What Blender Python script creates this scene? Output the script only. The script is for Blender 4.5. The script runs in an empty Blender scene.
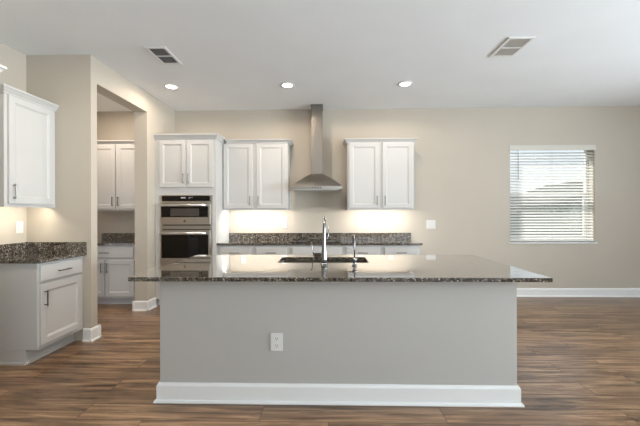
import bpy, bmesh, math, random
from mathutils import Vector, Matrix
C = bpy.context.scene.collection
S = bpy.context.scene
PI = math.pi

# ---------------------------------------------------------------- camera
CAM_Z, FPX, YAW, ROLL = 1.355, 330.0, math.atan(330.0 / 14000.0), 0.0028
cd = bpy.data.cameras.new('camera'); cam = bpy.data.objects.new('camera', cd); C.objects.link(cam)
cd.sensor_fit = 'HORIZONTAL'; cd.sensor_width = 36.0; cd.lens = FPX / 640.0 * 36.0
cd.clip_start = 0.05; cd.clip_end = 300
fwd = Vector((-math.sin(YAW), math.cos(YAW), 0)); right = Vector((math.cos(YAW), math.sin(YAW), 0)); up = Vector((0, 0, 1))
r2 = right * math.cos(ROLL) - up * math.sin(ROLL); u2 = up * math.cos(ROLL) + right * math.sin(ROLL)
m = Matrix.Identity(4)
for i in range(3):
    m[i][0] = r2[i]; m[i][1] = u2[i]; m[i][2] = -fwd[i]
m.translation = Vector((0, 0, CAM_Z)); cam.matrix_world = m
S.camera = cam

# ---------------------------------------------------------------- light and exposure
S.view_settings.view_transform = 'Standard'; S.view_settings.look = 'None'
S.view_settings.exposure = 0.16; S.view_settings.gamma = 1.0; S.view_settings.use_curve_mapping = False
w = bpy.data.worlds.new('sky'); S.world = w; w.use_nodes = True
wn = w.node_tree.nodes; wl = w.node_tree.links
bg = wn['Background']
tc = wn.new('ShaderNodeTexCoord'); sx = wn.new('ShaderNodeSeparateXYZ'); rp = wn.new('ShaderNodeValToRGB')
wl.new(tc.outputs['Generated'], sx.inputs[0]); wl.new(sx.outputs['Z'], rp.inputs[0]); wl.new(rp.outputs[0], bg.inputs[0])
rp.color_ramp.elements[0].position = 0.0; rp.color_ramp.elements[0].color = (0.95, 0.97, 1.0, 1)
rp.color_ramp.elements[1].position = 0.5; rp.color_ramp.elements[1].color = (0.60, 0.76, 1.0, 1)
bg.inputs['Strength'].default_value = 1.1

def light(name, kind, loc, power, color, size=None, size_y=None, shape=None, rot=(0, 0, 0), spread=None):
    l = bpy.data.lights.new(name, kind); l.energy = power; l.color = color
    o = bpy.data.objects.new(name, l); C.objects.link(o); o.location = loc; o.rotation_euler = rot
    if kind == 'AREA':
        l.shape = shape or 'RECTANGLE'; l.size = size
        if size_y: l.size_y = size_y
        if spread: l.spread = spread
    return o
sun = light('sun', 'SUN', (0, 0, 20), 7, (1, 0.95, 0.88)); sun.data.angle = 0.01
sun.rotation_euler = Vector((0.48, -0.45, -0.80)).to_track_quat('-Z', 'Y').to_euler()
COOL = (0.84, 0.94, 1.0)
WARM = (1.0, 0.84, 0.68)
# daylight from openings on the right; behind, an added unseen fill tilted at the ceiling
light('rear_ceiling_fill', 'AREA', (2.0, -3.9, 1.0), 260, COOL, 3.8, 1.8, rot=(PI / 2 + 1.2, 0, 0))
light('daylight_right_doors', 'AREA', (7.4, 0.9, 1.4), 270, COOL, 3.0, 1.9, rot=(PI / 2 + 0.32, 0, PI / 2 - 0.06), spread=math.radians(108))

# ---------------------------------------------------------------- materials
def mat(name, col, rough=0.5, metal=0.0, **kw):
    mm = bpy.data.materials.new(name); mm.use_nodes = True
    b = mm.node_tree.nodes['Principled BSDF']
    b.inputs['Base Color'].default_value = (*col, 1); b.inputs['Roughness'].default_value = rough
    b.inputs['Metallic'].default_value = metal
    for k, v in kw.items(): b.inputs[k.replace('_', ' ')].default_value = v
    return mm
def bump(mm, scale, strength, dist=0.002, detail=3):
    n, l = mm.node_tree.nodes, mm.node_tree.links
    t = n.new('ShaderNodeTexCoord'); x = n.new('ShaderNodeTexNoise'); b = n.new('ShaderNodeBump')
    x.inputs['Scale'].default_value = scale; x.inputs['Detail'].default_value = detail
    b.inputs['Strength'].default_value = strength; b.inputs['Distance'].default_value = dist
    l.new(t.outputs['Object'], x.inputs['Vector']); l.new(x.outputs[0], b.inputs['Height'])
    l.new(b.outputs[0], n['Principled BSDF'].inputs['Normal'])
    return mm
def mottled(mm, c1, c2, scale):
    n, l = mm.node_tree.nodes, mm.node_tree.links
    t = n.new('ShaderNodeTexCoord'); x = n.new('ShaderNodeTexNoise'); r = n.new('ShaderNodeValToRGB')
    x.inputs['Scale'].default_value = scale
    r.color_ramp.elements[0].position = 0.35; r.color_ramp.elements[0].color = (*c1, 1)
    r.color_ramp.elements[1].position = 0.65; r.color_ramp.elements[1].color = (*c2, 1)
    l.new(t.outputs['Object'], x.inputs['Vector']); l.new(x.outputs[0], r.inputs[0])
    l.new(r.outputs[0], n['Principled BSDF'].inputs['Base Color'])
    return mm

M = {}
M['wall'] = bump(mottled(mat('wall_paint', (0.6, 0.55, 0.49), 0.75), (0.475, 0.427, 0.36), (0.487, 0.439, 0.372), 1.5), 60, 0.12)
M['island'] = bump(mottled(mat('island_paint', (0.5, 0.48, 0.45), 0.7), (0.42, 0.405, 0.38), (0.43, 0.415, 0.39), 1.5), 60, 0.1)
M['ceiling'] = bump(mottled(mat('ceiling_paint', (0.7, 0.7, 0.69), 0.85), (0.79, 0.81, 0.83), (0.81, 0.83, 0.85), 2), 28, 0.25, 0.003, 4)
M['trim'] = mat('white_trim', (0.74, 0.74, 0.73), 0.35)
M['cab'] = mottled(mat('white_cabinet', (0.8, 0.79, 0.77), 0.4), (0.525, 0.523, 0.515), (0.535, 0.533, 0.525), 3)
M['cab_in'] = mat('cabinet_recess', (0.62, 0.61, 0.59), 0.5)
M['plate'] = mat('white_plastic', (0.68, 0.67, 0.65), 0.3)
M['slot'] = mat('dark_slot', (0.05, 0.05, 0.05), 0.5)
M['steel'] = mat('stainless_steel', (0.32, 0.30, 0.275), 0.32, 1.0)
M['oven_steel'] = mat('oven_stainless', (0.56, 0.53, 0.49), 0.3, 1.0)
M['bar_steel'] = mat('polished_bar', (0.78, 0.76, 0.73), 0.3, 1.0)
M['duct_steel'] = mat('dimmed_duct_steel', (0.23, 0.212, 0.19), 0.36, 1.0)  # same steel as the canopy, darkened to paint in the chimney's dim reflection
M['valance'] = mat('shaded_valance', (0.56, 0.54, 0.48), 0.5)  # same white as the blind, darkened to paint in the shade on it
M['steel_sink'] = mat('sink_steel', (0.24, 0.22, 0.2), 0.33, 1.0)
M['chrome'] = mat('chrome', (0.24, 0.24, 0.245), 0.17, 1.0)
M['pull'] = mat('brushed_pull', (0.19, 0.175, 0.16), 0.32, 1.0)
M['blackglass'] = mat('black_glass', (0.008, 0.007, 0.006), 0.05, IOR=1.35)
M['ovenwindow'] = mat('oven_window', (0.06, 0.053, 0.047), 0.08)
M['darkvent'] = mat('vent_dark', (0.05, 0.05, 0.05), 0.8)
M['vent'] = mat('vent_metal', (0.74, 0.74, 0.73), 0.45)
M['blind'] = mat('blind_slat', (0.90, 0.89, 0.86), 0.45)
_n, _l = M['blind'].node_tree.nodes, M['blind'].node_tree.links
_t = _n.new('ShaderNodeBsdfTranslucent'); _t.inputs[0].default_value = (0.85, 0.83, 0.78, 1); _m = _n.new('ShaderNodeMixShader'); _m.inputs[0].default_value = 0.35
_l.new(_n['Principled BSDF'].outputs[0], _m.inputs[1]); _l.new(_t.outputs[0], _m.inputs[2]); _l.new(_m.outputs[0], _n['Material Output'].inputs[0])
M['vinyl'] = mat('white_vinyl', (0.84, 0.84, 0.83), 0.35)
M['cord'] = mat('cord', (0.6, 0.6, 0.58), 0.6)
M['wand'] = mat('wand_grey', (0.42, 0.42, 0.42), 0.35)
M['bronze'] = mat('dark_drain', (0.07, 0.055, 0.045), 0.35, 0.6)
def emissive(name, col, strength):
    mm = mat(name, (0.5, 0.5, 0.5), 0.5); b = mm.node_tree.nodes['Principled BSDF']
    b.inputs['Emission Color'].default_value = (*col, 1); b.inputs['Emission Strength'].default_value = strength
    return mm
M['lamp'] = emissive('lamp_lens', (1, 0.93, 0.84), 9.0)
M['led'] = emissive('led_lens', (1, 0.92, 0.82), 4.0)
M['digit'] = emissive('clock_digit', (0.75, 0.85, 1.0), 0.12)

def granite():
    mm = mat('granite', (0.2, 0.18, 0.15), 0.06, Coat_Weight=1.0, Coat_Roughness=0.03, Coat_IOR=1.6); n, l = mm.node_tree.nodes, mm.node_tree.links
    b = n['Principled BSDF']; t = n.new('ShaderNodeTexCoord')
    v1 = n.new('ShaderNodeTexVoronoi'); v1.inputs['Scale'].default_value = 140
    v2 = n.new('ShaderNodeTexVoronoi'); v2.inputs['Scale'].default_value = 80
    nz = n.new('ShaderNodeTexNoise'); nz.inputs['Scale'].default_value = 9; nz.inputs['Detail'].default_value = 3
    for x in (v1, v2, nz): l.new(t.outputs['Object'], x.inputs['Vector'])
    s1 = n.new('ShaderNodeSeparateColor'); l.new(v1.outputs['Color'], s1.inputs[0])
    s2 = n.new('ShaderNodeSeparateColor'); l.new(v2.outputs['Color'], s2.inputs[0])
    r1 = n.new('ShaderNodeValToRGB'); r1.color_ramp.interpolation = 'CONSTANT'
    el = r1.color_ramp.elements
    el[0].position = 0; el[0].color = (0.007, 0.0065, 0.006, 1)
    el[1].position = 0.36; el[1].color = (0.032, 0.026, 0.020, 1)
    for p, c in ((0.52, (0.075, 0.062, 0.047)), (0.76, (0.17, 0.146, 0.115)), (0.92, (0.46, 0.42, 0.36))):
        e = el.new(p); e.color = (*c, 1)
    r2_ = n.new('ShaderNodeValToRGB'); r2_.color_ramp.interpolation = 'CONSTANT'
    e2 = r2_.color_ramp.elements
    e2[0].position = 0; e2[0].color = (0.008, 0.007, 0.006, 1); e2[1].position = 0.38; e2[1].color = (0.078, 0.064, 0.049, 1)
    e = e2.new(0.8); e.color = (0.25, 0.22, 0.18, 1)
    mx = n.new('ShaderNodeMix'); mx.data_type = 'RGBA'
    rm = n.new('ShaderNodeValToRGB'); rm.color_ramp.elements[0].position = 0.3; rm.color_ramp.elements[1].position = 0.9
    l.new(nz.outputs[0], rm.inputs[0]); l.new(rm.outputs[0], mx.inputs[0])
    l.new(s1.outputs[0], r1.inputs[0]); l.new(s2.outputs[0], r2_.inputs[0])
    l.new(r1.outputs[0], mx.inputs[6]); l.new(r2_.outputs[0], mx.inputs[7]); l.new(mx.outputs[2], b.inputs['Base Color'])
    return mm
M['granite'] = granite()

def planks():
    mm = mat('wood_planks', (0.2, 0.13, 0.08), 0.28); n, l = mm.node_tree.nodes, mm.node_tree.links
    b = n['Principled BSDF']; t = n.new('ShaderNodeTexCoord')
    br = n.new('ShaderNodeTexBrick'); br.offset = 0.37; br.offset_frequency = 2
    br.inputs['Scale'].default_value = 1.0; br.inputs['Brick Width'].default_value = 1.22; br.inputs['Row Height'].default_value = 0.178
    br.inputs['Mortar Size'].default_value = 0.0022; br.inputs['Mortar Smooth'].default_value = 0.2; br.inputs['Bias'].default_value = 0.0
    br.inputs['Color1'].default_value = (0, 0, 0, 1); br.inputs['Color2'].default_value = (1, 1, 1, 1); br.inputs['Mortar'].default_value = (0.5, 0.5, 0.5, 1)
    l.new(t.outputs['Object'], br.inputs['Vector'])
    # grain: noise stretched along the planks, shifted plank by plank
    mp = n.new('ShaderNodeMapping'); mp.inputs['Scale'].default_value = (1.1, 15.0, 1.0)
    l.new(t.outputs['Object'], mp.inputs['Vector'])
    ad = n.new('ShaderNodeVectorMath'); ad.operation = 'MULTIPLY_ADD'
    ad.inputs[1].default_value = (37, 11, 5); l.new(br.outputs['Color'], ad.inputs[0]); l.new(mp.outputs[0], ad.inputs[2])
    g = n.new('ShaderNodeTexNoise'); g.inputs['Scale'].default_value = 1.6; g.inputs['Detail'].default_value = 7; g.inputs['Roughness'].default_value = 0.62
    g.inputs['Distortion'].default_value = 0.6
    l.new(ad.outputs[0], g.inputs['Vector'])
    r = n.new('ShaderNodeValToRGB'); el = r.color_ramp.elements
    el[0].position = 0.32; el[0].color = (0.052, 0.029, 0.016, 1); el[1].position = 0.72; el[1].color = (0.40, 0.255, 0.148, 1)
    e = el.new(0.5); e.color = (0.20, 0.118, 0.066, 1)
    l.new(g.outputs[0], r.inputs[0])
    # plank tone
    h = n.new('ShaderNodeHueSaturation'); mr = n.new('ShaderNodeMapRange')
    mr.inputs[3].default_value = 0.76; mr.inputs[4].default_value = 1.14
    l.new(br.outputs['Color'], mr.inputs[0]); l.new(mr.outputs[0], h.inputs['Value']); l.new(r.outputs[0], h.inputs['Color'])
    mx = n.new('ShaderNodeMix'); mx.data_type = 'RGBA'; mx.inputs[7].default_value = (0.035, 0.022, 0.014, 1)
    l.new(br.outputs['Fac'], mx.inputs[0]); l.new(h.outputs[0], mx.inputs[6]); l.new(mx.outputs[2], b.inputs['Base Color'])
    bp = n.new('ShaderNodeBump'); bp.inputs['Strength'].default_value = 0.12; bp.inputs['Distance'].default_value = 0.002
    l.new(g.outputs[0], bp.inputs['Height']); l.new(bp.outputs[0], b.inputs['Normal'])
    return mm
M['floor'] = planks()

def pane_glass():
    mm = bpy.data.materials.new('window_glass'); mm.use_nodes = True; n, l = mm.node_tree.nodes, mm.node_tree.links
    n.remove(n['Principled BSDF']); tr = n.new('ShaderNodeBsdfTransparent'); gl = n.new('ShaderNodeBsdfGlossy'); mx = n.new('ShaderNodeMixShader')
    tr.inputs[0].default_value = (0.95, 0.97, 0.96, 1); gl.inputs['Roughness'].default_value = 0.02; mx.inputs[0].default_value = 0.05
    l.new(tr.outputs[0], mx.inputs[1]); l.new(gl.outputs[0], mx.inputs[2])
    l.new(mx.outputs[0], n['Material Output'].inputs[0])
    return mm
M['glass'] = pane_glass()
M['fence'] = mat('fence_vinyl', (0.20, 0.20, 0.185), 0.6)
M['shingle'] = mottled(mat('shingles', (0.1, 0.1, 0.1), 0.9), (0.045, 0.044, 0.043), (0.07, 0.068, 0.066), 6)
M['stucco'] = mat('stucco', (0.72, 0.70, 0.66), 0.9)
M['lawn'] = mottled(mat('lawn', (0.1, 0.2, 0.05), 0.95), (0.07, 0.085, 0.045), (0.11, 0.125, 0.07), 3)
M['leaf'] = mottled(mat('leaf', (0.04, 0.09, 0.03), 0.8), (0.02, 0.05, 0.015), (0.07, 0.14, 0.04), 8)
M['bark'] = mat('bark', (0.1, 0.07, 0.05), 0.9)

# ---------------------------------------------------------------- mesh helpers
def obj(name, bm, material, parent=None, loc=None, smooth=False):
    me = bpy.data.meshes.new(name)
    bmesh.ops.recalc_face_normals(bm, faces=bm.faces)
    if smooth:
        for f in bm.faces: f.smooth = True
    bm.to_mesh(me); bm.free()
    mats = material if isinstance(material, (list, tuple)) else [material]
    for k in mats: me.materials.append(M[k])
    o = bpy.data.objects.new(name, me); C.objects.link(o)
    if parent: o.parent = parent
    if loc: o.location = loc
    return o
def NB(): return bmesh.new()
def box(bm, x0, x1, y0, y1, z0, z1, bev=0.0, mi=0):
    r = bmesh.ops.create_cube(bm, size=1.0)
    for v in r['verts']:
        v.co = Vector(((x0 + x1) / 2 + v.co.x * (x1 - x0), (y0 + y1) / 2 + v.co.y * (y1 - y0), (z0 + z1) / 2 + v.co.z * (z1 - z0)))
    fs = set(f for v in r['verts'] for f in v.link_faces)
    for f in fs: f.material_index = mi
    if bev:
        es = list(set(e for v in r['verts'] for e in v.link_edges))
        bmesh.ops.bevel(bm, geom=es, offset=bev, segments=2, affect='EDGES', clamp_overlap=True)
    return bm
def bx(*a, **k): return box(NB(), *a, **k)
def rings(bm, loops, cap0=True, cap1=True):
    """Skin a list of equal-length vertex loops."""
    vs = [[bm.verts.new(p) for p in lp] for lp in loops]
    n = len(loops[0])
    for a, b in zip(vs, vs[1:]):
        for i in range(n):
            bm.faces.new((a[i], a[(i + 1) % n], b[(i + 1) % n], b[i]))
    if cap0: bm.faces.new(list(reversed(vs[0])))
    if cap1: bm.faces.new(vs[-1])
    return bm
def tube(bm, pts, radii, seg=12, cap=True):
    if not isinstance(radii, (list, tuple)): radii = [radii] * len(pts)
    pts = [Vector(p) for p in pts]; loops = []; ref = None
    for i, p in enumerate(pts):
        d = (pts[min(i + 1, len(pts) - 1)] - pts[max(i - 1, 0)]).normalized()
        if ref is None:
            ref = d.orthogonal().normalized()
        ref = (ref - d * ref.dot(d)).normalized(); b = d.cross(ref)
        loops.append([p + (ref * math.cos(2 * PI * k / seg) + b * math.sin(2 * PI * k / seg)) * radii[i] for k in range(seg)])
    return rings(bm, loops, cap, cap)
def lathe(bm, prof, seg=24, c=(0, 0, 0)):
    loops = [[Vector((c[0] + r * math.cos(2 * PI * k / seg), c[1] + r * math.sin(2 * PI * k / seg), c[2] + z)) for k in range(seg)] for r, z in prof]
    return rings(bm, loops)
def rect(x0, x1, z0, z1, y): return [(x0, y, z0), (x1, y, z0), (x1, y, z1), (x0, y, z1)]

def thing(name, label, cat, loc=(0, 0, 0), rz=0, group=None):
    o = bpy.data.objects.new(name, None); C.objects.link(o); o.empty_display_size = 0.1
    o.location = loc; o.rotation_euler = (0, 0, rz); o['label'] = label; o['category'] = cat
    if group: o['group'] = group
    return o
def tag(o, label, cat, group=None, kind=None):
    o['label'] = label; o['category'] = cat
    if group: o['group'] = group
    if kind: o['kind'] = kind
    return o
def struct(name, bm, m_, parent=None, label=None, smooth=False):
    o = obj(name, bm, m_, parent, smooth=smooth)
    if parent is None: o['kind'] = 'structure'
    if label: o['label'] = label
    return o

# ---------------------------------------------------------------- the room
D, CH = 5.40, 3.05           # back wall plane, ceiling height
XL, XR, YR = -3.22, 7.5, -4.0
PX = -2.52                   # kitchen face of the pantry partition
RY = 3.455                   # face of the short return wall
struct('floor', bx(-4.3, XR + 0.15, YR - 0.15, D, -0.1, 0), 'floor', label='brown wood plank floor with boards running side to side')
struct('ceiling', bx(-4.3, XR + 0.15, YR - 0.15, D + 0.2, CH, CH + 0.12), 'ceiling', label='white textured ceiling')
WX0, WX1, WZ0, WZ1 = 2.945, 4.283, 0.875, 2.425
b = NB()
box(b, -4.3, WX0, D, D + 0.2, -0.1, CH); box(b, WX1, XR + 0.15, D, D + 0.2, -0.1, CH)
box(b, WX0, WX1, D, D + 0.2, -0.1, WZ0); box(b, WX0, WX1, D, D + 0.2, WZ1, CH)
struct('wall_back', b, 'wall', label='greige back wall behind the cabinets and around the window')
struct('wall_left', bx(XL - 0.12, XL, YR, RY, 0, CH), 'wall', label='greige left wall beside the small counter')
struct('wall_return', bx(XL - 0.12, PX, RY, RY + 0.094, 0, CH, bev=0), 'wall', label='short greige wall closing off the small counter')
b = NB()
OY0, OY1, OZ = RY + 0.094, 4.55, 2.775
box(b, PX - 0.178, PX, OY1, D, 0, CH); box(b, PX - 0.178, PX, OY0, OY1, OZ, CH)
struct('wall_pantry', b, 'wall', label='greige partition with a tall opening into the pantry')
struct('wall_pantry_left', bx(-4.3, -4.18, RY, D, 0, CH), 'wall')
b = NB()
box(b, XR, XR + 0.12, YR, -0.6, 0, CH); box(b, XR, XR + 0.12, 2.5, D, 0, CH); box(b, XR, XR + 0.12, -0.6, 2.5, 2.4, CH)
struct('wall_right', b, 'wall')
b = NB()
box(b, -4.3, 0.6, YR - 0.12, YR, 0, CH); box(b, 4.6, XR + 0.12, YR - 0.12, YR, 0, CH); box(b, 0.6, 4.6, YR - 0.12, YR, 2.4, CH)
struct('wall_rear', b, 'wall')
for nm, args in (('door_1', (0.6, 4.6, YR - 0.09, YR - 0.04)),):  # unseen rear doors, added to go with the fill light
    b = NB()
    for x in (0.6, 1.9, 3.2, 4.53): box(b, x, x + 0.07, args[2], args[3], 0, 2.4)
    box(b, 0.6, 4.6, args[2], args[3], 0, 0.07); box(b, 0.6, 4.6, args[2], args[3], 2.33, 2.4)
    struct(nm, b, 'vinyl', label='white framed sliding doors added out of view in the rear wall')
b = NB()
for y in (-0.6, 0.92, 2.43): box(b, XR + 0.04, XR + 0.09, y, y + 0.07, 0, 2.4)
box(b, XR + 0.04, XR + 0.09, -0.6, 2.5, 0, 0.07); box(b, XR + 0.04, XR + 0.09, -0.6, 2.5, 2.33, 2.4)
struct('door_2', b, 'vinyl', label='white framed sliding doors in the right wall')

def board(bm, p0, p1, n, h=0.135, t=0.016, shoe=0.014):
    """Baseboard profile swept from p0 to p1; n = direction it stands out from the wall."""
    p0, p1, n = Vector(p0), Vector(p1), Vector(n)
    prof = [(0, 0), (t + shoe, 0), (t + shoe, 0.006), (t + shoe * 0.6, 0.015), (t, 0.018), (t, h - 0.018), (t * 0.75, h - 0.008), (t * 0.45, h), (0, h)]
    d = (p1 - p0).normalized()
    return rings(bm, [[p + n * a + Vector((0, 0, z)) for a, z in prof] for p in (p0, p1)])
b = NB(); board(b, (1.36, D, 0), (XR, D, 0), (0, -1, 0))
struct('baseboard_back', b, 'trim', label='white baseboard along the back wall under the window')
b = NB(); board(b, (PX - 0.001, RY, 0), (-2.60, RY, 0), (0, -1, 0)); board(b, (PX, RY - 0.03, 0), (PX, OY0 + 0.03, 0), (1, 0, 0)); board(b, (PX + 0.03, OY0, 0), (PX - 0.178, OY0, 0), (0, 1, 0))
struct('baseboard_return', b, 'trim', label='white baseboard wrapping the end of the short wall')
b = NB(); board(b, (PX + 0.03, OY1, 0), (PX - 0.208, OY1, 0), (0, -1, 0)); board(b, (PX, OY1 - 0.03, 0), (PX, 4.755, 0), (1, 0, 0)); board(b, (PX - 0.178, OY1 - 0.03, 0), (PX - 0.178, 4.80, 0), (-1, 0, 0))
struct('baseboard_pantry', b, 'trim', label='white baseboard wrapping the far jamb of the pantry opening')

# window
wy = D + 0.135
b = NB()
for x0, x1 in ((WX0, WX0 + 0.032), (WX1 - 0.032, WX1)): box(b, x0, x1, wy, wy + 0.06, WZ0, WZ1, bev=0.004)
box(b, WX0 + 0.032, WX1 - 0.032, wy, wy + 0.06, WZ0, WZ0 + 0.06, bev=0.004); box(b, WX0 + 0.032, WX1 - 0.032, wy, wy + 0.06, WZ1 - 0.032, WZ1, bev=0.004)
win = struct('window_1', b, 'vinyl', label='single hung window with white frame in the back wall')
struct('meeting_rail', bx(WX0 + 0.032, WX1 - 0.032, wy + 0.01, wy + 0.06, 1.635, 1.69, bev=0.004), 'vinyl', win)
struct('lower_sash', box(box(box(NB(), WX0 + 0.032, WX0 + 0.062, wy + 0.01, wy + 0.04, WZ0 + 0.06, 1.64), WX1 - 0.062, WX1 - 0.032, wy + 0.01, wy + 0.04, WZ0 + 0.06, 1.64), WX0 + 0.062, WX1 - 0.062, wy + 0.01, wy + 0.04, WZ0 + 0.06, WZ0 + 0.095), 'vinyl', win)
struct('glass_pane', bx(WX0 + 0.032, WX1 - 0.032, wy + 0.045, wy + 0.05, 1.69, WZ1 - 0.032), 'glass', win)
struct('glass_pane', bx(WX0 + 0.062, WX1 - 0.062, wy + 0.022, wy + 0.027, WZ0 + 0.095, 1.635), 'glass', win)
struct('trim_1', bx(WX0 - 0.03, WX1 + 0.03, D - 0.022, wy, WZ0 - 0.022, WZ0, bev=0.005), 'trim', label='white window sill')
# horizontal blind
bl = thing('window_blind', 'white horizontal slat blind hanging open in the window', 'window blind', ((WX0 + WX1) / 2, D, WZ0))
hw = (WX1 - WX0) / 2 - 0.006; bh = WZ1 - WZ0
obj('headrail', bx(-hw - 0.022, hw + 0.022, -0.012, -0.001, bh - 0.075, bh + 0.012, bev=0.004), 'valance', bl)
obj('headrail_box', bx(-hw, hw, 0.002, 0.055, bh - 0.055, bh - 0.006), 'blind', bl)
SLAT_TILT = math.radians(32)
b = NB(); z = 0.055
while z < bh - 0.075:
    lp = []
    for x in (-hw, hw):
        prof = [(-0.025, -0.0012), (0, 0.0028), (0.025, -0.0012), (0.025, -0.0036), (0, 0.0004), (-0.025, -0.0036)]
        ca, sa = math.cos(SLAT_TILT), math.sin(SLAT_TILT)
        lp.append([(x, 0.0305 + y * ca - h * sa, z + y * sa + h * ca) for y, h in prof])
    rings(b, lp)
    z += 0.0462
obj('slat_panel', b, 'blind', bl)
obj('bottom_rail', bx(-hw, hw, 0.004, 0.056, 0.012, 0.034, bev=0.003), 'blind', bl)
for x in (-hw + 0.12, hw - 0.12, 0):
    b = NB()
    for y in (0.004, 0.057): tube(b, [(x, y, 0.02), (x, y, bh - 0.05)], 0.0016, 6)
    obj('ladder_cord', b, 'cord', bl)
b = NB(); tube(b, [(-hw + 0.115, -0.012, bh - 0.06), (-hw + 0.117, -0.016, bh - 0.53)], 0.005, 8)
obj('tilt_wand', b, 'wand', bl)

# ---------------------------------------------------------------- cabinet builders (front faces local -y)
def door_panel(w_, h_, t=0.02, fr=0.057):
    b = NB()
    L = []
    for ins, y in ((0, 0), (0, -t + 0.003), (0.003, -t), (fr, -t), (fr + 0.004, -t + 0.004), (fr + 0.010, -t + 0.005), (fr + 0.016, -t + 0.010), (fr + 0.02, -t + 0.011)):
        L.append(rect(ins, w_ - ins, ins, h_ - ins, y))
    return rings(b, L)
def drawer_panel(w_, h_, t=0.02):
    b = NB(); L = []
    for ins, y in ((0, 0), (0, -t + 0.006), (0.003, -t + 0.002), (0.010, -t)):
        L.append(rect(ins, w_ - ins, ins, h_ - ins, y))
    return rings(b, L)
def pull(parent, x, z, length=0.145, vertical=True):
    b = NB(); hl = length / 2; off = 0.030
    a = (lambda s: (x, -off, z + s)) if vertical else (lambda s: (x + s, -off, z))
    p = (lambda s, y: (x, y, z + s)) if vertical else (lambda s, y: (x + s, y, z))
    tube(b, [a(-hl), a(hl)], 0.006, 10)
    for s in (-hl + 0.014, hl - 0.014): tube(b, [p(s, 0.0), p(s, -off)], 0.005, 8)
    o = obj('handle', b, 'pull', parent, smooth=False)
    return o
def add_door(root, x0, x1, z0, z1, hx=None, hz=None, hlen=0.145):
    d = obj('door', door_panel(x1 - x0, z1 - z0), 'cab', root, (x0, -0.001, z0))
    if hx is not None: pull(d, hx - x0, hz - z0, hlen).location = (0, -0.02, 0)
    return d
def add_drawer(root, x0, x1, z0, z1, handle=True):
    d = obj('drawer', drawer_panel(x1 - x0, z1 - z0), 'cab', root, (x0, -0.001, z0))
    if handle: pull(d, (x1 - x0) / 2, (z1 - z0) / 2, 0.145, False).location = (0, -0.02, 0)
    return d
def crown(root, w_, d_, z0, z1, lo=1, ro=1, over=0.05, x0=0.0):
    prof = [(0.003, 0), (0.012, 0.0), (0.014, 0.012), (0.022, 0.020), (0.036, 0.040), (0.044, 0.046), (over, 0.048), (over, 0.06), (0, 0.06)]
    k = (z1 - z0) / 0.06; L = []
    for o_, z in prof:
        L.append([(x0 - o_ * lo, -o_, z0 + z * k), (w_ + o_ * ro, -o_, z0 + z * k), (w_ + o_ * ro, d_, z0 + z * k), (x0 - o_ * lo, d_, z0 + z * k)])
    return obj('crown_molding', rings(NB(), L), 'cab', root)
def upper_cabinet(name, label, loc, rz, w_, h_, d_, doors, group=None, lo=1, ro=1, over=0.05, cx0=0.0):
    r = thing(name, label, 'cabinet', loc, rz, group)
    b = NB(); box(b, 0, w_, 0, d_, 0.034, h_, bev=0.002)
    box(b, 0, w_, 0, 0.02, 0, 0.036); box(b, 0, 0.018, 0.02, d_, 0, 0.036); box(b, w_ - 0.018, w_, 0.02, d_, 0, 0.036)
    obj('body', b, 'cab', r)
    for dd in doors: add_door(r, *dd)
    crown(r, w_, d_, h_ - 0.02 if not cx0 else h_, h_ + 0.045 if not cx0 else h_ + 0.053, lo, ro, over, cx0)
    return r
def base_cabinet(name, label, loc, rz, w_, h_, d_, group=None, n_doors=2, drawer_handles=True, drawers=1):
    r = thing(name, label, 'cabinet', loc, rz, group)
    obj('body', bx(0, w_, 0, d_, 0.105, h_, bev=0.002), 'cab', r)
    obj('toe_kick', bx(0, w_, 0.075, d_, 0, 0.105), 'cab', r)
    dw = (w_ - 0.04 * (drawers + 1)) / drawers
    for k in range(drawers):
        add_drawer(r, 0.04 + k * (dw + 0.04), 0.04 + k * (dw + 0.04) + dw, h_ - 0.185, h_ - 0.03, drawer_handles)
    if n_doors == 1: add_door(r, 0.03, w_ - 0.03, 0.135, h_ - 0.215, w_ - 0.065, h_ - 0.33)
    else:
        g = 0.006
        add_door(r, 0.03, w_ / 2 - g, 0.135, h_ - 0.215, w_ / 2 - g - 0.035, h_ - 0.33)
        add_door(r, w_ / 2 + g, w_ - 0.03, 0.135, h_ - 0.215, w_ / 2 + g + 0.035, h_ - 0.33)
    return r

# ---------------------------------------------------------------- back wall: uppers
UZ, UT = 1.403, 2.443
UF = 5.07                 # face plane of the wall cabinets
TX0, TX1, TF = PX + 0.003, -1.625, 4.76
ud = D - UF - 0.001
G_UP = 'white wall cabinets either side of the hood'
x0 = TX1 + 0.003; x1 = -0.612; w_ = x1 - x0; dm = (-1.128 - x0)
upper_cabinet('hanging_cabinet', 'white two-door wall cabinet between the oven tower and the range hood', (x0, UF, UZ), 0, w_, UT - UZ - 0.008, ud,
              [(0.02, dm - 0.032, 0.025, 1.02, dm - 0.064, 0.14), (dm + 0.032, w_ - 0.025, 0.025, 1.02, dm + 0.064, 0.14)], G_UP, lo=0, cx0=0.052)
x0 = 0.303; x1 = 1.318; w_ = x1 - x0; dm = 0.81 - x0
upper_cabinet('hanging_cabinet', 'white two-door wall cabinet on the window side of the range hood', (x0, UF, UZ), 0, w_, UT - UZ, ud,
              [(0.025, dm - 0.026, 0.025, 1.02, dm - 0.060, 0.14), (dm + 0.026, w_ - 0.025, 0.025, 1.02, dm + 0.060, 0.14)], G_UP)

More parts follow.
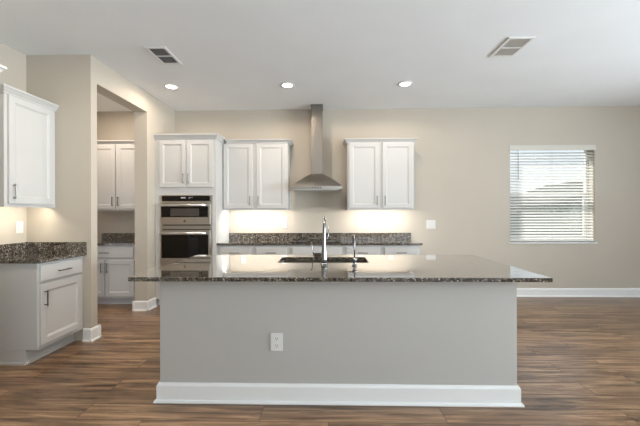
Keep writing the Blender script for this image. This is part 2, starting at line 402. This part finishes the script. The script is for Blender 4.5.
# ---------------------------------------------------------------- oven tower
TW = TX1 - TX0; TH = UT + 0.015; td = D - TF - 0.001
OX0, OX1, OZ0, OZ1 = -2.437 - TX0, -1.675 - TX0, 0.56, 1.622   # appliance cut-out in tower coordinates
tw = thing('oven_cabinet', 'tall white oven tower cabinet in the back corner beside the pantry', 'cabinet', (TX0, TF, 0))
b = NB()
box(b, 0, OX0 + 0.02, 0, td, 0.105, TH); box(b, OX1 - 0.02, TW, 0, td, 0.105, TH)
box(b, OX0 + 0.02, OX1 - 0.02, 0, td, OZ1 - 0.02, TH); box(b, OX0 + 0.02, OX1 - 0.02, 0, td, 0.105, OZ0 + 0.02); box(b, OX0 + 0.02, OX1 - 0.02, td - 0.02, td, OZ0, OZ1)
obj('body', b, 'cab', tw); obj('toe_kick', bx(0, TW, 0.075, td, 0, 0.105), 'cab', tw)
dm = -2.053 - TX0
add_door(tw, -2.449 - TX0, dm - 0.006, 1.735, 2.418, dm - 0.036, 1.735 + 0.125)
add_door(tw, dm + 0.006, -1.661 - TX0, 1.735, 2.418, dm + 0.036, 1.735 + 0.125)
add_drawer(tw, 0.07, TW - 0.04, 0.14, 0.53)
crown(tw, TW, td, TH - 0.02, TH + 0.047, 0, 1)

ov = thing('double_oven', 'stainless double wall oven with black glass doors built into the tall cabinet', 'oven', (TX0 + OX0, TF, 0))
ow = OX1 - OX0
obj('body', bx(0.03, ow - 0.03, 0.0, td - 0.06, OZ0 + 0.03, OZ1 - 0.03), 'slot', ov)
obj('trim_frame', box(box(box(box(NB(), 0, 0.03, -0.014, -0.001, OZ0, OZ1), ow - 0.03, ow, -0.014, -0.001, OZ0, OZ1), 0.03, ow - 0.03, -0.014, -0.001, OZ1 - 0.012, OZ1), 0.03, ow - 0.03, -0.014, -0.001, OZ0, OZ0 + 0.03), 'oven_steel', ov)
cp = obj('control_panel', bx(0.028, ow - 0.05, -0.022, -0.001, 1.535, 1.609, bev=0.003), 'blackglass', ov)
for cx in (0.315, 0.332, 0.352, 0.369): obj('clock_digit', bx(cx - 0.006, cx + 0.006, -0.0232, -0.0222, 1.572, 1.592), 'digit', cp)
for cx, cz in ((0.43, 1.58), (0.447, 1.584), (0.472, 1.588)): obj('panel_symbol', bx(cx - 0.006, cx + 0.006, -0.0232, -0.0222, cz - 0.004, cz + 0.004), 'digit', cp)
obj('trim_strip', bx(0.03, ow - 0.03, -0.018, -0.001, 1.500, 1.532, bev=0.003), 'oven_steel', ov)
def oven_door(z0, z1, gz0, gz1, hz, window):
    d = obj('oven_door', bx(0.008, ow - 0.024, -0.040, -0.0145, z0, z1, bev=0.004), 'oven_steel', ov)
    g = obj('door_glass', bx(0.028, ow - 0.05, -0.043, -0.0402, gz0, gz1, bev=0.001), 'blackglass', d)
    if window: obj('oven_window', bx(0.165, ow - 0.18, -0.0442, -0.0431, gz0 + 0.015, gz1 - 0.03), 'ovenwindow', g)
    b = NB(); tube(b, [(0.02, -0.088, hz), (ow - 0.07, -0.088, hz)], 0.0165, 14)
    for x in (0.06, ow - 0.11): tube(b, [(x, -0.040, hz), (x, -0.088, hz)], 0.009, 10)
    for f in b.faces: f.smooth = True
    obj('handle', b, 'bar_steel', d)
    return d
ud_ = oven_door(1.194, 1.496, 1.300, 1.455, 1.474, True)
b = NB(); lathe(b, [(0.0, 0.0), (0.017, 0.0), (0.017, 0.002), (0.0, 0.002)], 20)
bmesh.ops.rotate(b, verts=b.verts, cent=(0, 0, 0), matrix=Matrix.Rotation(PI / 2, 3, 'X'))
bmesh.ops.translate(b, verts=b.verts, vec=(0.37, -0.0402, 1.243))
obj('emblem', b, 'pull', ud_)
obj('vent_strip', bx(0.004, ow - 0.004, -0.034, -0.0145, 1.127, 1.177, bev=0.006), 'oven_steel', ov)
oven_door(0.60, 1.112, 0.708, 1.046, 1.071, False)

# ---------------------------------------------------------------- range hood
hd = thing('range_hood', 'stainless chimney range hood on the back wall above the cooktop', 'range hood', (-0.165, D - 0.001, 1.70))
hx = 0.379; hy = -0.52
L = []
for k in range(13):
    t = k / 12.0; z = 0.052 + 0.215 * t
    s = (1 - t) * (1 + 0.25 * t)      # flared sides, rounded towards the shoulder
    hxk = 0.087 + (hx - 0.087) * s; yk = -0.26 + (hy + 0.26) * s
    L.append([(-hxk, 0, z), (-hxk, yk, z), (hxk, yk, z), (hxk, 0, z)])
cb = rings(NB(), L); 
box(cb, -hx, hx, hy, 0, 0.012, 0.052, bev=0.003)
obj('canopy', cb, 'steel', hd)
obj('filter_panel', bx(-hx + 0.03, hx - 0.03, hy + 0.03, -0.03, 0.0, 0.013), 'cab_in', hd)
for k in range(4): obj('button', bx(-0.07 + k * 0.04, -0.05 + k * 0.04, hy - 0.003, hy - 0.0001, 0.026, 0.038), 'blackglass', hd)
obj('chimney', box(box(NB(), -0.087, 0.087, -0.26, 0, 0.255, 0.86), -0.084, 0.084, -0.257, 0, 0.86, CH - 1.70 - 0.012), 'duct_steel', hd)
obj('chimney_collar', bx(-0.094, 0.094, -0.267, 0, CH - 1.70 - 0.03, CH - 1.70 - 0.001, bev=0.002), 'duct_steel', hd)

# ---------------------------------------------------------------- back counter run
BZ = 0.918; BF = 4.80
G_B = 'white base cabinets along the back wall'
segs = [(TX1 + 0.003, -1.09, 'nearest the oven tower'), (-1.09, -0.56, 'between the oven tower end and the cooktop unit'), (-0.56, 0.228, None), (0.228, 0.778, 'just past the cooktop toward the window'), (0.778, 1.335, 'at the open end by the window')]
bh_ = BZ - 0.03 - 0.001
for i, (a, c_, where) in enumerate(segs):
    lab = 'wide white base cabinet with a blank drawer front under the cooktop' if where is None else 'white base cabinet with one drawer, ' + where
    base_cabinet('base_cabinet', lab, (a, BF, 0), 0, c_ - a - 0.002, bh_, D - BF - 0.001, G_B, 2 if where is None else 1, where is not None)
ct = obj('countertop', bx(TX1 + 0.003, 1.36, BF - 0.03, D - 0.001, BZ - 0.03, BZ, bev=0.003), 'granite')
tag(ct, 'speckled granite worktop along the back wall beneath the range hood', 'countertop')
obj('backsplash', bx(TX1 + 0.003, 1.345, D - 0.022, D - 0.001, BZ + 0.0005, BZ + 0.112, bev=0.002), 'granite', ct)
ck = thing('cooktop', 'black glass cooktop set on the back counter under the hood', 'cooktop', (-0.165, 5.07, BZ))
obj('glass_top', bx(-0.38, 0.38, -0.255, 0.255, 0.0005, 0.007, bev=0.002), 'blackglass', ck)
for cx, cy, r in ((-0.2, 0.12, 0.09), (-0.2, -0.12, 0.075), (0.2, 0.12, 0.075), (0.2, -0.12, 0.1)):
    obj('burner_ring', lathe(NB(), [(r - 0.003, 0.0072), (r, 0.0072), (r, 0.0078), (r - 0.003, 0.0078)], 32, (cx, cy, 0)), 'slot', ck)

# under-cabinet lamps
def led(x0, x1, label, loc_y, z, along='x'):
    r = obj('under_cabinet_light', bx(x0, x1, loc_y, loc_y + 0.03, z - 0.010, z, bev=0.002) if along == 'x' else bx(loc_y, loc_y + 0.03, x0, x1, z - 0.010, z, bev=0.002), 'plate')
    tag(r, label, 'light', 'slim lights under the wall cabinets')
    obj('lens', bx(x0 + 0.01, x1 - 0.01, loc_y + 0.006, loc_y + 0.024, z - 0.013, z - 0.0101) if along == 'x' else bx(loc_y + 0.006, loc_y + 0.024, x0 + 0.01, x1 - 0.01, z - 0.013, z - 0.0101), 'led', r)
    n = x1 - x0
    if along == 'x': light('led_glow', 'AREA', ((x0 + x1) / 2, loc_y + 0.015, z - 0.020), 8.0 * n, (1, 0.94, 0.86), n - 0.04, 0.014, rot=(0.35, 0, 0))
    else: light('led_glow', 'AREA', (loc_y + 0.015, (x0 + x1) / 2, z - 0.020), 4.5 * n, (1, 0.90, 0.72), 0.014, n - 0.04, rot=(0, 0.6, 0))
led(-1.58, -0.65, 'slim light bar under the wall cabinet beside the oven tower', 5.10, UZ + 0.0335)
led(0.35, 1.28, 'slim light bar under the wall cabinet nearest the window', 5.10, UZ + 0.0335)

# ---------------------------------------------------------------- island
IX0, IX1, IY0, IY1 = -1.216, 1.331, 2.36, 3.455
CX0, CX1, CY0, CY1, IZ = -1.386, 1.511, 2.255, 3.49, 0.914
isl = thing('kitchen_island', 'long grey island with white baseboard standing in front of the kitchen', 'kitchen island', ((IX0 + IX1) / 2, IY0, 0))
iw = (IX1 - IX0) / 2; idp = IY1 - IY0
b = NB(); box(b, -iw, iw, 0, 0.1, 0, IZ - 0.031); box(b, -iw, -iw + 0.03, 0.1, idp, 0, IZ - 0.031); box(b, iw - 0.03, iw, 0.1, idp, 0, IZ - 0.031)
box(b, -iw + 0.03, iw - 0.03, idp - 0.03, idp, 0.1, IZ - 0.031)
obj('body', b, 'island', isl)
b = NB(); h_, t, sh = 0.135, 0.018, 0.016
prof = [(0.0005, 0.0005), (t + sh, 0.0005), (t + sh, 0.008), (t + sh * 0.7, 0.016), (t, 0.019), (t, h_ - 0.02), (t * 0.8, h_ - 0.010), (t * 0.5, h_), (0.0005, h_)]
L = []
for sx_, sy_, corner in ((-1, 1, (-iw, idp)), (-1, -1, (-iw, 0)), (1, -1, (iw, 0)), (1, 1, (iw, idp))):
    L.append([(corner[0] + sx_ * o_, corner[1] + (sy_ * o_ if sy_ < 0 else 0), z) for o_, z in prof])
rings(b, L); obj('baseboard', b, 'trim', isl)

SX0, SX1, SY0, SY1 = -0.452, 0.366, 2.925, 3.29
def slab_with_hole(x0, x1, y0, y1, z0, z1, hx0, hx1, hy0, hy1):
    b = NB(); e = 0.004
    def q(x0, x1, y0, y1, z): return [(x0, y0, z), (x1, y0, z), (x1, y1, z), (x0, y1, z)]
    L = [q(hx0, hx1, hy0, hy1, z0), q(x0 + e, x1 - e, y0 + e, y1 - e, z0), q(x0, x1, y0, y1, z0 + e), q(x0, x1, y0, y1, z1 - e),
         q(x0 + e * 0.3, x1 - e * 0.3, y0 + e * 0.3, y1 - e * 0.3, z1 - e * 0.3), q(x0 + e, x1 - e, y0 + e, y1 - e, z1), q(hx0, hx1, hy0, hy1, z1), q(hx0, hx1, hy0, hy1, z0)]
    rings(b, L, False, False); bmesh.ops.remove_doubles(b, verts=b.verts, dist=1e-6)
    return b
ict = obj('island_countertop', slab_with_hole(CX0, CX1, CY0, CY1, IZ - 0.03, IZ, SX0, SX1, SY0, SY1), 'granite')
tag(ict, 'polished speckled granite top of the island overhanging its ends', 'countertop')
sk = thing('kitchen_sink', 'stainless undermount sink sunk into the island top', 'sink', ((SX0 + SX1) / 2, (SY0 + SY1) / 2, IZ - 0.031))
a = (SX1 - SX0) / 2; c_ = (SY1 - SY0) / 2
def rr(x, y, z, r, n=5):
    pts = []
    for cx, cy, a0 in ((x - r, y - r, 0), (-x + r, y - r, 1), (-x + r, -y + r, 2), (x - r, -y + r, 3)):
        for k in range(n): 
            an = (a0 + k / (n - 1)) * PI / 2; pts.append((cx + r * math.cos(an), cy + r * math.sin(an), z))
    return pts
L = [rr(a + 0.02, c_ + 0.02, -0.0005, 0.03), rr(a - 0.002, c_ - 0.002, -0.0005, 0.02), rr(a - 0.006, c_ - 0.006, -0.19, 0.025), rr(a - 0.03, c_ - 0.03, -0.215, 0.02), rr(0.045, 0.045, -0.222, 0.04)]
L += [rr(0.045, 0.045, -0.225, 0.04), rr(a - 0.028, c_ - 0.028, -0.218, 0.02), rr(a - 0.003, c_ - 0.003, -0.192, 0.025), rr(a + 0.001, c_ + 0.001, -0.004, 0.02), rr(a + 0.02, c_ + 0.02, -0.004, 0.03)]
b = rings(NB(), L, False, False)
obj('basin', b, 'steel_sink', sk)
obj('drain', lathe(NB(), [(0.0, -0.222), (0.05, -0.222), (0.05, -0.216), (0.04, -0.214), (0.0, -0.216)], 20), 'chrome', sk)

# main faucet: base on the seating side of the sink, spout arching over the basin
fx, fy = -0.032, 2.85
fa = thing('kitchen_faucet', 'tall chrome arched kitchen faucet rising from the island beside the sink', 'faucet', (fx, fy, IZ))
obj('base', lathe(NB(), [(0, 0.0005), (0.033, 0.0005), (0.034, 0.006), (0.030, 0.012), (0.0, 0.012)], 24), 'chrome', fa, smooth=True)
pts = [(0, 0, 0.010), (0, 0, 0.04), (0, 0, 0.10), (0, 0, 0.17), (0, 0, 0.24), (0, 0.002, 0.31)]
rad = [0.028, 0.027, 0.023, 0.0185, 0.015, 0.0135]
for k in range(1, 9):
    an = PI * k / 9.0
    pts.append((0, 0.088 - 0.088 * math.cos(an), 0.312 + 0.088 * math.sin(an))); rad.append(0.0125)
obj('neck', tube(NB(), pts, rad, 16), 'chrome', fa, smooth=True)
e = Vector(pts[-1])
obj('spray_head', tube(NB(), [e + Vector((0, 0.002, 0.008)), e + Vector((0, 0.006, -0.02)), e + Vector((0, 0.010, -0.09)), e + Vector((0, 0.011, -0.125))], [0.013, 0.0155, 0.0175, 0.018], 16), 'chrome', fa, smooth=True)
obj('lever', tube(NB(), [(0.010, 0, 0.205), (0.026, 0, 0.215), (0.034, 0, 0.24), (0.036, -0.004, 0.325)], [0.010, 0.009, 0.006, 0.005], 10), 'chrome', fa, smooth=True)

# slim filtered-water tap
wt = thing('water_tap', 'slim chrome gooseneck drinking water tap with side lever near the sink', 'tap', (0.222, 2.76, IZ))
obj('base', lathe(NB(), [(0, 0.0005), (0.021, 0.0005), (0.022, 0.008), (0.014, 0.014), (0.014, 0.035), (0.019, 0.040), (0.019, 0.062), (0.010, 0.072), (0.0, 0.073)], 20), 'chrome', wt, smooth=True)
pts = [(0, 0, 0.068), (0, 0, 0.14), (0, 0, 0.20)] + [(0, 0.052 - 0.052 * math.cos(PI * k / 8), 0.20 + 0.052 * math.sin(PI * k / 8)) for k in range(1, 8)] + [(0, 0.106, 0.175)]
obj('spout', tube(NB(), pts, 0.0055, 10), 'chrome', wt, smooth=True)
obj('lever', tube(NB(), [(-0.010, 0, 0.050), (-0.03, -0.01, 0.052), (-0.045, -0.016, 0.046)], [0.006, 0.005, 0.004], 8), 'chrome', wt, smooth=True)
# small curved dispenser on the far rim of the sink
sd = thing('sink_dispenser', 'small dispenser with a thin curved pale spout on the far rim of the sink', 'dispenser', (-0.105, 3.345, IZ))
obj('base', bx(-0.045, 0.045, -0.022, 0.022, 0.0005, 0.036, bev=0.010), 'bronze', sd)
obj('spout', tube(NB(), [(-0.040, 0, 0.028), (-0.050, 0, 0.05), (-0.052, 0, 0.085), (-0.054, 0, 0.11), (-0.060, 0, 0.132), (-0.072, 0, 0.142)], [0.006, 0.0055, 0.005, 0.005, 0.005, 0.0045], 10), 'chrome', sd, smooth=True)

# ---------------------------------------------------------------- outlets and switches
def outlet(label, loc, rz=0, w_=0.08, h_=0.122, kind='outlet', group='white electrical plates on the walls'):
    nm = 'electrical_outlet' if kind == 'outlet' else 'light_switch'
    r = thing(nm, label, kind, loc, rz, group)
    obj('cover_plate', bx(-w_ / 2, w_ / 2, -0.007, -0.0005, -h_ / 2, h_ / 2, bev=0.003), 'plate', r)
    if kind == 'outlet':
        for s in (-1, 1):
            f = obj('socket', bx(-0.017, 0.017, -0.0085, -0.0071, s * 0.026 - 0.016, s * 0.026 + 0.016, bev=0.0005), 'plate', r)
            b = NB()
            for x in (-0.007, 0.007): box(b, x - 0.0015, x + 0.0015, -0.0092, -0.0086, s * 0.026 - 0.003, s * 0.026 + 0.009)
            box(b, -0.003, 0.003, -0.0092, -0.0086, s * 0.026 - 0.012, s * 0.026 - 0.007)
            obj('slots', b, 'slot', f)
    else:
        n = 2 if w_ > 0.1 else 1
        for k in range(n):
            x = (k - (n - 1) / 2) * 0.05
            obj('rocker', bx(x - 0.018, x + 0.018, -0.010, -0.0071, -0.034, 0.034, bev=0.002), 'plate', r)
    return r
outlet('white outlet on the grey front of the island', (-0.368, IY0, 0.432), w_=0.088, h_=0.128)
outlet('white outlet on the back wall nearest the oven tower', (-1.392, D, 1.205), w_=0.088, h_=0.19)
outlet('white outlet under the hood end of the wall cabinet beside the oven tower', (-0.71, D, 1.205), w_=0.082, h_=0.19)
outlet('white outlet on the back wall just past the hood toward the window', (0.535, D, 1.17))
outlet('white outlet on the back wall near the open end of the granite backsplash', (1.025, D, 1.17), w_=0.072)
outlet('white double rocker light switch on bare wall past the wall cabinets', (1.672, D, 1.165), w_=0.15, h_=0.14, kind='light switch')
outlet('single white rocker switch on the side wall above the small counter', (XL, 3.37, 1.215), PI / 2, kind='light switch')

# ---------------------------------------------------------------- the small counter on the left wall
LX, LY0, LY1, LZ = -2.605, 2.895, RY - 0.002, 0.942
lw = LY1 - LY0; ld = LX - XL - 0.002
lb = thing('corner_base_cabinet', 'white base cabinet with one drawer and one door against the side wall', 'cabinet', (LX, LY0, 0), PI / 2)
lh = LZ - 0.031
b = NB(); box(b, 0, lw, 0, ld, 0.13, lh, bev=0.002)
obj('body', b, 'cab', lb)
b = NB(); box(b, 0, lw, 0.105, ld, 0.0005, 0.13)
box(b, -0.010, 0, 0.105, ld, 0.0005, 0.02); box(b, 0, lw - 0.0, 0.094, 0.105, 0.0005, 0.02)
obj('toe_kick', b, 'cab', lb)
add_drawer(lb, 0.022, lw - 0.045, lh - 0.175, lh - 0.022)
add_door(lb, 0.022, lw - 0.045, 0.165, lh - 0.200, 0.055, lh - 0.325)
lc = obj('countertop', bx(XL + 0.001, -2.565, LY0 - 0.02, RY - 0.001, LZ - 0.03, LZ, bev=0.003), 'granite')
tag(lc, 'short speckled granite worktop in the corner of the side wall', 'countertop')
obj('backsplash', bx(XL + 0.001, XL + 0.021, LY0 - 0.02, RY - 0.022, LZ + 0.0005, LZ + 0.112, bev=0.002), 'granite', lc)
obj('backsplash', bx(XL + 0.001, -2.565, RY - 0.0215, RY - 0.001, LZ + 0.0005, LZ + 0.112, bev=0.002), 'granite', lc)
uh = UT + 0.02 - 1.42
upper_cabinet('hanging_cabinet', 'white single-door wall cabinet hung over the small side counter', (-2.905, LY0, 1.42), PI / 2, lw, uh, -2.905 - XL - 0.001,
              [(0.03, lw - 0.04, 0.028, uh - 0.025, 0.065, 0.14)], None, lo=1, ro=0, over=0.045)
led(LY0 + 0.05, LY1 - 0.05, 'slim light bar under the wall cabinet over the small side counter', -2.97, 1.4535, 'y')
# tall refrigerator surround, only its cornice reaches the picture
tl = thing('refrigerator_cabinet', 'cornice corner of a tall white cabinet nearest the camera on the side wall', 'cabinet', (-2.50, 1.45, 0), PI / 2)
b = NB(); box(b, 0, 0.02, 0, 0.718, 0, 2.42); box(b, 0.95, 0.97, 0, 0.718, 0, 2.42); box(b, 0.02, 0.95, 0, 0.718, 1.85, 2.42)
obj('body', b, 'cab', tl)
add_door(tl, 0.03, 0.475, 1.87, 2.39, 0.44, 1.98); add_door(tl, 0.485, 0.94, 1.87, 2.39, 0.52, 1.98)
crown(tl, 0.97, 0.718, 2.40, 2.475)

# ---------------------------------------------------------------- pantry
PW0, PW1 = -3.745, PX - 0.18
pf = 4.80
base_cabinet('pantry_base_cabinet', 'white base cabinet with two doors seen through the pantry opening', (PW0, pf, 0), 0, PW1 - 0.12 - PW0, bh_, D - pf - 0.001, None, 2)
obj_f = obj('filler_panel', bx(PW1 - PW0 - 0.12, PW1 - PW0 - 0.002, 0.003, D - pf - 0.001, 0.105, bh_), 'cab', bpy.data.objects['pantry_base_cabinet'])
pc = obj('countertop', bx(PW0, PW1 - 0.001, pf - 0.03, D - 0.001, BZ - 0.03, BZ, bev=0.003), 'granite')
tag(pc, 'dark speckled granite worktop inside the pantry', 'countertop')
obj('backsplash', bx(PW0, PW1 - 0.001, D - 0.022, D - 0.001, BZ + 0.0005, BZ + 0.112, bev=0.002), 'granite', pc)
w_ = PW1 - PW0 - 0.01; dm = -3.292 - PW0
upper_cabinet('hanging_cabinet', 'white two-door wall cabinet inside the pantry', (PW0, UF, UZ), 0, w_, UT - UZ, ud,
              [(0.02, dm - 0.012, 0.025, 1.02, dm - 0.045, 0.14), (dm + 0.012, 2 * dm - 0.02, 0.025, 1.02, dm + 0.045, 0.14)], None, lo=1, ro=0)

# ---------------------------------------------------------------- ceiling fixtures
def can(x, y, label, power=6, color=WARM, wide=25):
    r = thing('recessed_light', label, 'ceiling light', (x, y, CH), 0, 'round recessed lights in the ceiling')
    obj('trim_ring', lathe(NB(), [(0.068, -0.0005), (0.092, -0.0005), (0.090, -0.006), (0.070, -0.010), (0.068, -0.006)], 32), 'trim', r, smooth=True)
    obj('lens', lathe(NB(), [(0.0, -0.001), (0.0675, -0.001), (0.0675, -0.007), (0.0, -0.008)], 32), 'lamp', r)
    light('lamp_glow', 'AREA', (x, y, CH - 0.013), power, color, 0.13, shape='DISK')
    if wide:
        sp = light('lamp_spill', 'SPOT', (x, y, CH - 0.016), wide, color); sp.data.spot_size = math.radians(168); sp.data.spot_blend = 0.2; sp.data.shadow_soft_size = 0.05
can(-2.08, 4.355, 'lit recessed ceiling light beside the pantry wall', wide=9)
can(-0.53, 4.355, 'lit recessed ceiling light in front of the hood chimney')
can(1.02, 4.355, 'lit recessed ceiling light above the window end of the kitchen', wide=18)
can(-1.75, 2.2, 'recessed fill light added above the side counter, out of view', 26, (1.0, 0.90, 0.75), 0)  # this can and the next two are unseen, added to brighten the room
can(-0.53, 2.3, 'recessed fill light added above the seating side of the island, out of view', 14, (1.0, 0.91, 0.80), 0)
can(1.02, 2.3, 'recessed fill light added above the window end of the island, out of view', 14, (1.0, 0.91, 0.80), 0)
light('pantry_fill', 'AREA', (-3.3, 4.5, CH - 0.02), 17, WARM, 0.13, shape='DISK')  # unseen fill added to brighten the pantry, no fixture modelled

def vent(x0, x1, y0, y1, label):
    r = thing('ceiling_vent', label, 'air vent', ((x0 + x1) / 2, (y0 + y1) / 2, CH), 0, 'rectangular vents in the ceiling')
    a, c_ = (x1 - x0) / 2, (y1 - y0) / 2; f = 0.032
    b = NB()
    box(b, -a, -a + f, -c_, c_, -0.011, -0.0005, bev=0.003); box(b, a - f, a, -c_, c_, -0.011, -0.0005, bev=0.003)
    box(b, -a + f, a - f, -c_, -c_ + f, -0.011, -0.0005, bev=0.003); box(b, -a + f, a - f, c_ - f, c_, -0.011, -0.0005, bev=0.003)
    box(b, -a + f, a - f, -0.007, 0.007, -0.010, -0.002)
    obj('frame', b, 'trim', r)
    b = NB(); n = 12; p = (2 * a - 2 * f) / n
    for k in range(n):
        x = -a + f + p * (k + 0.5)
        for s in (0, 1):
            ya, yb = ((-c_ + f, -0.007), (0.007, c_ - f))[s]
            L = [[(x + 0.0042, y, -0.0095), (x + 0.0030, y, -0.0098), (x - 0.0042, y, -0.0032), (x - 0.003, y, -0.0028)] for y in (ya, yb)]
            rings(b, L)
    obj('louvers', b, 'vent', r)
    obj('duct_opening', bx(-a + f, a - f, -c_ + f, c_ - f, -0.0014, -0.0006), 'darkvent', r)
vent(-1.868, -1.640, 3.305, 3.70, 'dark-looking rectangular ceiling vent on the pantry side of the room')
vent(1.753, 2.012, 3.225, 3.63, 'pale rectangular ceiling vent on the window side of the room')

# ---------------------------------------------------------------- outside the window
struct('outside_ground', bx(-30, 60, D + 0.3, 60, -0.45, -0.35), 'lawn', label='green lawn outside')
fn = thing('garden_fence', 'grey privacy fence outside the window', 'fence', (8, 10.5, -0.35))
b = NB()
for k in range(80): box(b, -8 + k * 0.2 + 0.004, -8 + k * 0.2 + 0.196, 0, 0.022, 0.08, 1.62)
obj('board_panel', b, 'fence', fn)
for z in (0.05, 1.60): obj('rail', bx(-8, 8, -0.02, 0.05, z, z + 0.09), 'fence', fn)
for k in range(9):
    p = bx(-8 + k * 2 - 0.06, -8 + k * 2 + 0.06, -0.045, 0.075, 0, 1.74, bev=0.01)
    obj('post', p, 'fence', fn)
nh = thing('neighbor_house', 'neighbouring house with grey shingled gable roof beyond the fence', 'house', (22.5, 24, -0.35))
obj('wall', bx(-6.2, 6.2, 0.4, 10, 0, 2.25), 'stucco', nh)
L = [[(-7.0, y, 2.0), (7.0, y, 2.0), (7.0, y, 2.2), (0, y, 4.5), (-7.0, y, 2.2)] for y in (0, 10.5)]
obj('roof', rings(NB(), L), 'shingle', nh)
random.seed(4)
tr = thing('garden_tree', 'dark green leafy tree standing behind the grey fence', 'tree', (10.2, 14.0, -0.35))
obj('trunk', tube(NB(), [(0, 0, 0), (0.02, 0, 0.7), (0, 0.03, 1.4)], [0.09, 0.07, 0.05], 8), 'bark', tr)
b = NB()
for k in range(420):
    th, ph = random.uniform(0, 2 * PI), random.uniform(-1, 1); rr_ = 0.55 + 0.2 * random.random()
    c = Vector((math.cos(th) * math.sqrt(1 - ph * ph) * rr_ * 1.3, math.sin(th) * math.sqrt(1 - ph * ph) * rr_, 1.52 + ph * rr_ * 0.55))
    q = Matrix.Rotation(random.uniform(0, PI), 3, Vector((random.random(), random.random(), random.random() + 0.01)).normalized())
    vs = [b.verts.new(c + q @ Vector(v)) for v in ((-0.10, 0, 0), (0, -0.05, 0.02), (0.10, 0, 0), (0, 0.05, 0.02))]
    b.faces.new(vs)
obj('foliage', b, 'leaf', tr)
